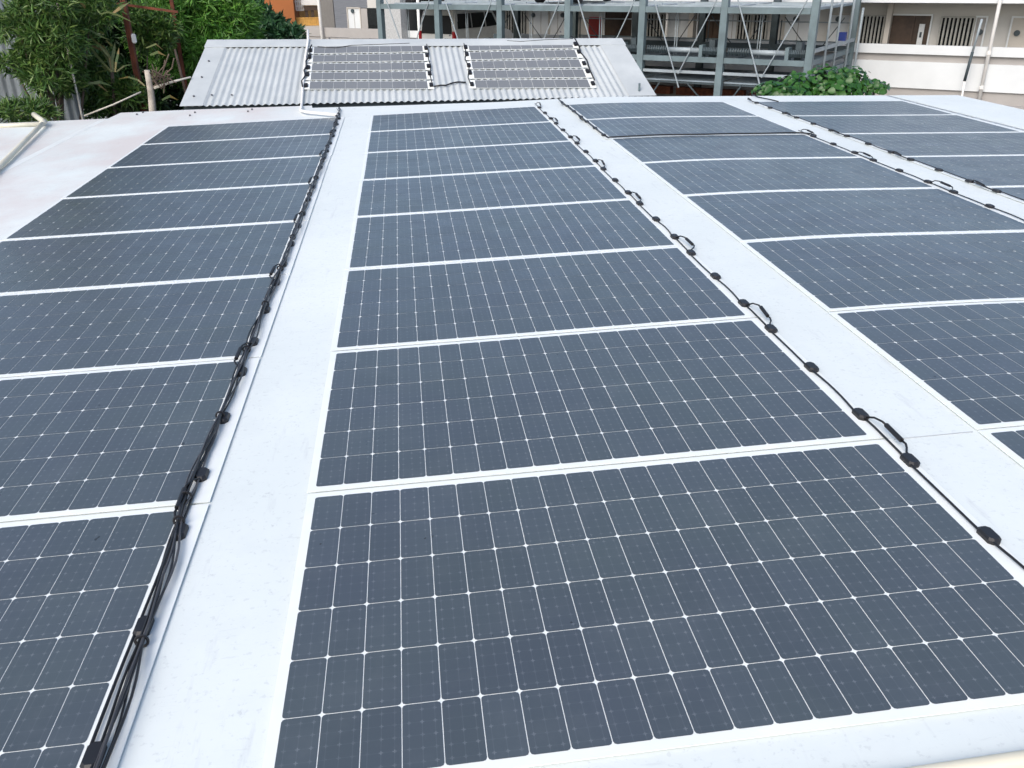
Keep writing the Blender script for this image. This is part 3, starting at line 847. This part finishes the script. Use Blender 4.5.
def make_car(name, loc, paint, Lc, Wc, H, prof, win, label, cat, rear_box=True):
    c = empty(name, loc, label, cat, rz=FA_)
    b = MB(); n = len(prof); hw = Wc/2
    # cross-section rings: tumblehome above belt line
    belt = .95
    def hwz(z): return hw if z < belt else hw-(z-belt)*.13
    i0 = 0
    for sgn in (-1, 1):
        b.v += [(sgn*hwz(z), y, z) for y, z in prof]
    b.f.append(tuple(range(n))); b.f.append(tuple(reversed(range(n, 2*n))))
    for i in range(n):
        j = (i+1) % n; b.f.append((j, i, n+i, n+j))
    b.build('body', paint, c, bevel=.05)
    for sgn in (-1, 1):
        for poly in win:
            gm = MB(); pts = [(sgn*(hwz(z)+.006), y, z) for y, z in poly]
            gm.face(pts if sgn > 0 else pts[::-1]); gm.face([(x-sgn*.02, y, z) for x, y, z in (pts[::-1] if sgn > 0 else pts)])
            gm.build('side_window', M['tint'], c)
    zr0, zr1 = H*.55, H*.88
    yr = lambda z: -.012+(z-zr0)*.06
    rwm = MB(); rwm.hexa([(-hw+.16, -.0, zr0), (hw-.16, -.0, zr0), (hw-.16, .05, zr0), (-hw+.16, .05, zr0), (-hw+.24, .03, zr1), (hw-.24, .03, zr1), (hw-.24, .10, zr1), (-hw+.24, .10, zr1)])
    rw = rwm.build('rear_window', M['tint'], c); rw.location.y = -.035
    for sgn in (-1, 1):
        MB().box(sgn*(hw-.07)-.07, sgn*(hw-.07)+.07, -.03, .08, H*.34, H*.60).build('tail_light', M['lamp_red'], c, bevel=.02)
    MB().box(-hw+.05, hw-.05, -.1, .1, .28, .5).build('bumper', M['wpvc'] if rear_box else paint, c, bevel=.04)
    for y in (.8, Lc-.8):
        for sgn in (-1, 1):
            x = sgn*(hw-.1)
            wh = MB().tube([(x-.1, y, .3), (x-.09, y, .3), (x+.09, y, .3), (x+.1, y, .3)], .3, 18).build('wheel', M['tyre'], c)
            MB().tube([(x+sgn*.101, y, .3), (x+sgn*.108, y, .3)], .18, 14).build('rim', M['steel_light'], wh)
    return c
s_r = fx(455, 1.9); vz = fz(470, 10.5, 2.5)-1.85
van_prof = [(.03,.3), (0,.9), (.06,1.6), (.18,1.88), (.6,1.92), (2.4,1.9), (2.75,1.82), (3.35,1.15), (4.05,.98), (4.25,.75), (4.25,.3)]
van_win = [[(.25,1.22), (1.15,1.22), (1.15,1.74), (.3,1.74)], [(1.22,1.22), (2.1,1.22), (2.1,1.74), (1.22,1.74)], [(2.18,1.22), (2.98,1.24), (2.66,1.70), (2.18,1.74)]]
make_car('parked_van', fp(s_r-.85, 1.9, vz), M['van'], 4.25, 1.7, 1.92, van_prof, van_win, 'silver beige van with dark windows parked inside the steel parking frame', 'van')
Sb(.1, 2.4, .3, 5.2, vz-.1, vz-.005, 'pallet', 'deck_dark')
car_prof = [(.05,.3), (0,.75), (.1,.95), (.5,1.42), (2.2,1.45), (3.0,.95), (3.7,.85), (3.85,.6), (3.85,.3)]
car_win = [[(.4,1.0), (1.4,1.0), (1.4,1.35), (.6,1.35)], [(1.46,1.0), (2.6,1.0), (2.1,1.36), (1.46,1.36)]]
make_car('parked_car', fp(2*BW+1.35, .75, .391), M['navy'], 3.85, 1.65, 1.45, car_prof, car_win, 'dark car on the upper steel pallet at the top picture edge', 'car', False)

# ------------------------------------------------------------------ orange house far left
oy = 46.
oh = empty('orange_building', (at_y(296, 10, oy).x, oy, GZ), 'orange rendered house with a sunlit yellow balcony far behind the trees', 'building')
ox = oh.location.x
def ob(x0, x1, y0, y1, z0, z1, nm, mat, par=None): return MB().box(x0-ox, x1-ox, y0, y1, z0-GZ, z1-GZ).build(nm, M[mat], par or oh)
X = lambda px, py=10: at_y(px, py, oy).x
Z = lambda px, py: at_y(px, py, oy).z
ob(X(200), X(294), 0, 6, GZ, 4, 'wall', 'orange')
ob(X(294)+.01, X(322), 2.2, 6, GZ, 4, 'balcony_wall', 'yellow')
ls = MB(); xa, xb, za, zb = X(294)-ox+.03, X(302)-ox, Z(298, 11)-GZ, Z(298, 0)-GZ+.6
for i in range(5):
    x_ = xa+(xb-xa)*i/4; ls.box(x_-.03, x_+.03, .8, .9, za, zb)
i = 0; z_ = za
while z_ <= zb:
    ls.box(xa, xb, .82, .88, z_-.03, z_+.03); z_ += .2
ls.build('lattice_screen', M['wpvc'], oh)
ob(X(301), X(318), .5, .9, Z(310, 5.5), Z(310, 5.5)+1.2, 'upper_balcony', 'wpvc')
rl = MB(); z0, z1 = Z(305, 26)-GZ, Z(305, 19)-GZ
for i in range(12):
    x_ = X(293)-ox+.05+(X(319)-X(293)-.1)*i/11; rl.box(x_-.05, x_+.05, .3, .36, z0, z1)
rl.box(X(293)-ox, X(319)-ox, .28, .38, z1, z1+.06); rl.build('railing', M['ywood'], oh)
for px in (305, 311): ob(X(px)-.07, X(px)+.07, .6, .74, Z(305, 26), Z(305, 8), 'balcony_post', 'brown')
ob(X(303), X(317), .55, .8, Z(310, 11), Z(310, 6.5), 'balcony_beam', 'brown')
ob(X(294)+.02, X(320), .2, 2.1, Z(305, 26)-.35, Z(305, 26)-.01, 'balcony_slab', 'wall_beige')

# ------------------------------------------------------------------ vegetation
def leaf(mb, p, d, up, L, wd):
    d = d.normalized(); s = d.cross(up)
    s = s.normalized()*wd/2 if s.length > 1e-4 else d.orthogonal().normalized()*wd/2
    n = s.cross(d).normalized()*wd*.15
    mid = p+d*L*.5
    i = len(mb.v)
    mb.v += [tuple(p), tuple(mid+s+n), tuple(p+d*L-n*2), tuple(mid-s+n)]
    mb.f.append((i, i+1, i+2, i+3))
def rvec(r): 
    v = Vector((r.gauss(0, 1), r.gauss(0, 1), r.gauss(0, 1))); return v.normalized()
def crown(lobes, tufts, per, L, wd, seed, org, droop=.2, spread=1., shell=.55):
    r = random.Random(seed); mb = MB(); tot = sum(l[1][0]*l[1][2] for l in lobes)
    for c, rad in lobes:
        for _ in range(int(tufts*rad[0]*rad[2]/tot)):
            d = rvec(r); k = r.uniform(shell, 1.08)
            p = Vector(c)+Vector((d.x*rad[0], d.y*rad[1], d.z*rad[2]))*k
            ax = (Vector((d.x, d.y, d.z+.35))+rvec(r)*.5).normalized()
            for _ in range(per):
                ld = (ax*.55*spread+rvec(r)+Vector((0, 0, -droop))).normalized()
                leaf(mb, p+rvec(r)*L*.25-org, ld, rvec(r), L*r.uniform(.6, 1.2), wd*r.uniform(.7, 1.2))
    return mb
def tree(name, label, base, lobes, tufts, per, L, wd, mat, seed, trunk_r=.06, droop=.2, group=None, cat='tree', shell=.55):
    base = Vector(base); t_ = empty(name, base, label, cat, group)
    crown(lobes, tufts, per, L, wd, seed, base, droop, shell=shell).build('crown', M[mat], t_)
    r = random.Random(seed+1); tk = MB()
    top = sum((Vector(c) for c, _ in lobes), Vector())/len(lobes)-base
    pts = [Vector(), top*.35+Vector((r.uniform(-.1, .1), r.uniform(-.1, .1), 0)), top*.7+Vector((r.uniform(-.1, .1), 0, 0)), top]
    tk.tube(pts, trunk_r, 8, trunk_r*.5)
    for c, rad in lobes:
        e = Vector(c)-base; s_ = top*r.uniform(.4, .7)
        tk.tube([s_, s_.lerp(e, .5)+rvec(r)*.08, e+Vector((0, 0, rad[2]*.4))], trunk_r*.5, 6, trunk_r*.15)
    tk.build('trunk', M['bark'], t_, True)
    return t_
P = at_y
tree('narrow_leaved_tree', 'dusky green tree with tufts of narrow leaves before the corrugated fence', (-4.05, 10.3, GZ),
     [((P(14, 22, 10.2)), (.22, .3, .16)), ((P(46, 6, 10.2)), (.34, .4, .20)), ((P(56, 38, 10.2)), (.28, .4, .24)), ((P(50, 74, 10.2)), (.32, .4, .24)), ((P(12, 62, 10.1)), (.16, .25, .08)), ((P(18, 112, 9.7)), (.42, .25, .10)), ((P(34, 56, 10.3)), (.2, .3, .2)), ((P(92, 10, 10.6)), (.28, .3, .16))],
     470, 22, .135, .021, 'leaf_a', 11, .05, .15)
tree('bushy_tree', 'bright green bushy tree rising behind the left end of the corrugated shed', (-2.5, 13.2, GZ),
     [((P(196, 20, 13)), (.55, .5, .5)), ((P(160, 30, 13.3)), (.5, .5, .5)), ((P(228, 18, 13.2)), (.45, .5, .42)), ((P(212, 50, 12.8)), (.5, .4, .28)), ((P(175, 60, 13)), (.35, .4, .3))],
     1250, 20, .15, .026, 'leaf_b', 21, .07, .25)
tree('vine_tree', 'darker leafy tree in front of the orange house', (-1.6, 15.6, GZ),
     [((P(240, 16, 15.5)), (.42, .5, .40)), ((P(266, 26, 15.3)), (.30, .4, .22)), ((P(232, -8, 15.8)), (.42, .5, .5)), ((P(288, 35, 15)), (.22, .3, .12)), ((P(252, 38, 15)), (.5, .4, .2))],
     700, 18, .16, .06, 'leaf_f', 31, .07, .4)
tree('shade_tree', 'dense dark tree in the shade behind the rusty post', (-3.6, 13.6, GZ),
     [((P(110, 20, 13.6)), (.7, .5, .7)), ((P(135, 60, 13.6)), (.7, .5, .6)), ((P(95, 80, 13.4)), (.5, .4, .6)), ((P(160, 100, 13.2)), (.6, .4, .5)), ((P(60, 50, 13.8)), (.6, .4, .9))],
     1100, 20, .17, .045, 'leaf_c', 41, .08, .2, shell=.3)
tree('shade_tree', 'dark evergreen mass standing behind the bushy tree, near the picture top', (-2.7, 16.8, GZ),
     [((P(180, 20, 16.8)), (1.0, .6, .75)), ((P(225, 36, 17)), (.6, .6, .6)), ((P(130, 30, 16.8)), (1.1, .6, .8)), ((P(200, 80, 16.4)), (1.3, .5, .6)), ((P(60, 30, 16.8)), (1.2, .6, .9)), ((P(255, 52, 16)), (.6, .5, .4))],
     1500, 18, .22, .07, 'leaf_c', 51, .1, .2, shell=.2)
tree('small_shrub', 'mid green shrub between the stump and the fence post', (-3.2, 11.2, GZ),
     [((P(105, 92, 11)), (.28, .3, .22)), ((P(128, 96, 11)), (.25, .3, .2)), ((P(98, 68, 11.2)), (.25, .3, .2)), ((P(150, 30, 12)), (.35, .3, .3))],
     300, 16, .13, .035, 'leaf_a', 61, .03, .2, cat='shrub')
# strap-leaved plant
sb = empty('strap_leaf_plant', P(112, 118, 10.9), 'plant with long arching yellow and green strap leaves beside the rusty post', 'plant')
r = random.Random(5)
def strap(pts_px, Y, wd, mb):
    pts = [P(px, py, Y+i*.04) for i, (px, py) in enumerate(pts_px)]
    n = len(pts); up = Vector((.2, -1, .4))
    prev = None
    for i in range(n):
        d = (pts[min(i+1, n-1)]-pts[max(i-1, 0)]).normalized(); s_ = d.cross(up).normalized()
        k = wd*(.35+.65*math.sin(math.pi*min(1, (i+.35)/(n-.2))))*.5*(0.15 if i == n-1 else 1)
        a, b = pts[i]-s_*k-sb.location, pts[i]+s_*k-sb.location
        if prev: mb.face([prev[0], prev[1], b, a])
        prev = (a, b)
ST = [[(112, 72), (104, 64), (97, 56), (88, 44), (78, 40)], [(112, 72), (110, 58), (104, 48), (94, 40)], [(113, 72), (112, 60), (114, 50), (115, 42)], [(115, 72), (116, 62), (118, 54), (119, 48)],
      [(112, 72), (108, 60), (102, 50), (92, 46), (84, 50)], [(110, 72), (102, 66), (96, 66)], [(145, 86), (138, 80), (128, 77), (118, 79)],
      [(108, 56), (100, 46), (92, 38), (84, 24), (80, 12)], [(100, 14), (108, 12), (120, 16), (136, 24)], [(112, 14), (120, 8), (130, 2)], [(96, 2), (104, 0), (112, 2)], [(108, 70), (98, 72), (90, 80)],
      [(116, 72), (124, 66), (132, 64)], [(150, 55), (158, 52), (166, 56)], [(146, 48), (156, 44), (163, 50)], [(162, 100), (170, 96), (178, 100)], [(80, 2), (86, 8), (88, 14)], [(88, 82), (98, 84), (108, 92)], [(86, 84), (100, 82), (112, 86)],
      [(104, 34), (96, 30), (88, 31)], [(106, 40), (112, 46), (116, 54)], [(90, 30), (100, 36), (110, 40)]]
sm = MB()
for q in ST: strap(q, 10.4+r.uniform(-.15, .25), r.uniform(.018, .038), sm)
sm.build('leaves', M['leaf_d'], sb)
stp = MB().tube([Vector((0, 0, GZ-sb.location.z)), Vector((0, 0, -.3)), P(112, 72, 10.8)-sb.location], .03, 8, .02).build('stem', M['bark'], sb, True)
# dead stump
p0, p1 = P(153, 114, 9.75), P(147, 70, 9.75)
stump = empty('dead_stump', Vector((p0.x, p0.y, GZ)), 'bleached broken trunk stump behind the roof edge with a bare side branch', 'tree stump')
so_ = stump.location
MB().tube([Vector(), p0-so_, p0.lerp(p1, .5)-so_+Vector((.01, 0, 0)), p1-so_], .05, 10, .032).build('trunk', M['deadwood'], stump, True)
MB().tube([P(154, 88, 9.75)-so_, P(172, 82, 9.8)-so_, P(191, 77, 9.85)-so_], .018, 7, .01).build('branch', M['stick'], stump, True)
tw = MB(); r = random.Random(9)
for _ in range(46):
    a = P(r.uniform(152, 170), r.uniform(74, 84), 9.78+r.uniform(-.1, .1)); tw.tube([a-so_, a+rvec(r)*.11-so_], .006, 4)
for q in (((160, 80), (166, 62), (169, 54)), ((162, 78), (172, 68), (174, 58)), ((156, 76), (164, 66), (165, 60))):
    tw.tube([P(*v, 9.8)-so_ for v in q], .007, 4)
tw.build('twigs', M['bark'], stump)
o = MB(); a, b = P(84, 116, 10.0), P(141, 92, 10.2)
tag(o.tube([Vector(), (b-a)*.5+Vector((0,0,-.01)), b-a], .010, 7).build('bare_branch', M['stick'], None, True, a), 'pale bare branch leaning at the roof edge left of the stump', 'branch')
# rusty framework among the trees
a = P(138, 80, 11.); top = P(124, 0, 11.)
rp = empty('rusty_post', Vector((a.x, 11., GZ)), 'rust red steel post standing among the trees', 'post')
ins = rp.location
mb = MB(); mb.box(-.030, -.012, -.04, .04, 0, 4.6); mb.box(-.0119, .0179, -.03, -.02, 0, 4.6); mb.box(.018, .030, -.04, .04, 0, 4.6); mb.build('shaft', M['rust'], rp)
q = P(134, 38, 10.93)-ins; MB().box(q.x-.025, q.x+.025, q.y-.03, q.y+.02, q.z-.06, q.z+.05).build('insulator', M['wpvc'], rp, bevel=.01)
a, b = P(112, 3, 11.3), P(178, 12, 11.1)
tag(MB().bar(Vector(), b-a, .016, .028).build('rusty_rail', M['rust'], None, False, a), 'thin rust red rail crossing behind the rusty post at the picture top', 'rail')
a, b = P(56, 0, 11.6), P(64, 12, 11.6)
a = P(173, 10, 12.4)
tag(MB().box(-.024, .024, -.02, .02, 0, 5).build('rusty_post', M['rust'], None, False, Vector((a.x, a.y, GZ))), 'rust red post half hidden in the bright bushy tree', 'post')
a = P(187, 95, 11.6)
tag(MB().tube([(0, 0, 0), (0, 0, 2.6), (-.06, 0, 3.3)], .022, 8, .015).build('dead_tree', M['bark'], None, True, Vector((a.x, a.y, GZ))), 'thin brown trunk standing left of the corrugated shed', 'tree')
# corrugated fence
a = P(-60, 60, 10.9); b = P(72, 60, 10.6)
fo = Vector((a.x, a.y, GZ)); fe = empty('corrugated_fence', fo, 'weathered grey corrugated metal fence behind the narrow-leaved tree', 'fence')
dv = Vector((b.x-a.x, b.y-a.y, 0)); Lf = dv.length; dv.normalize(); nv = Vector((-dv.y, dv.x, 0))
fm = MB(); n = int(Lf/.011)
for i in range(n+1):
    h = .016*math.cos(2*math.pi*i*.011/.11); q = dv*(Lf*i/n)+nv*h
    fm.v += [tuple(q), tuple(q+Vector((0, 0, 5.2)))]
for i in range(n): fm.f.append((2*i, 2*i+2, 2*i+3, 2*i+1))
fm.build('sheet', plain('weathered_tin', (.2, .23, .25), .6, .2, .35, 2.5), fe, True)
q = dv*(Lf+.03)

q = P(82.5, 119, 10.15)
tag(MB().tube([(0, 0, 0), (0, 0, 2), (0, 0, 4.6)], .012, 8).build('white_pole', M['stick'], None, True, Vector((q.x, q.y, GZ))), 'slender white pole at the end of the corrugated fence, half hidden by leaves', 'pole')
# round-leaved shrub behind the roof edge
bs = empty('round_leaved_shrub', Vector((5.2, 9.25, GZ)), 'shrub of large round green leaves just behind the back roof edge', 'shrub')
r = random.Random(77); bm_ = MB(); bo_ = bs.location
def disc(mb, p, n, R_):
    n = n.normalized(); x = n.orthogonal().normalized(); y = n.cross(x); i = len(mb.v); K = 9
    mb.v.append(tuple(p-n*R_*.22))
    for k in range(K):
        a_ = 2*math.pi*k/K; rr_ = R_*(1+.1*math.sin(3*a_+R_*90)); mb.v.append(tuple(p+x*math.cos(a_)*rr_+y*math.sin(a_)*rr_+n*R_*.08*math.sin(a_*2)))
    for k in range(K): mb.f.append((i, i+1+k, i+1+(k+1) % K))
lob = [(P(770, 94, 9.2), .19, .15), (P(795, 90, 9.25), .22, .20), (P(825, 86, 9.3), .24, .24), (P(850, 86, 9.3), .24, .22), (P(874, 90, 9.2), .15, .12), (P(838, 96, 9.1), .4, .18), (P(790, 98, 9.1), .3, .16)]
for c, rx, rzz in lob:
    for _ in range(int(900*rx)):
        d = rvec(r); d.z = abs(d.z)*.9+.05 if r.random() < .85 else d.z
        k = r.uniform(.6, 1.05) if r.random() < .9 else r.uniform(1.05, 1.14)
        disc(bm_, c+Vector((d.x*rx, d.y*.25, d.z*rzz))*k-bo_, (d+rvec(r)*.45+Vector((0, -.3, .3))), r.choice((r.uniform(.016, .03), r.uniform(.026, .045))))
bm_.build('foliage', M['leaf_e'], bs, True)
tk = MB(); r = random.Random(3)
for c, rx, rzz in lob: tk.tube([Vector((r.uniform(-.2, .2), 0, 0)), c-bo_+Vector((0, 0, -.3)), c-bo_], .025, 6, .01)
tk.build('stems', M['bark'], bs, True)
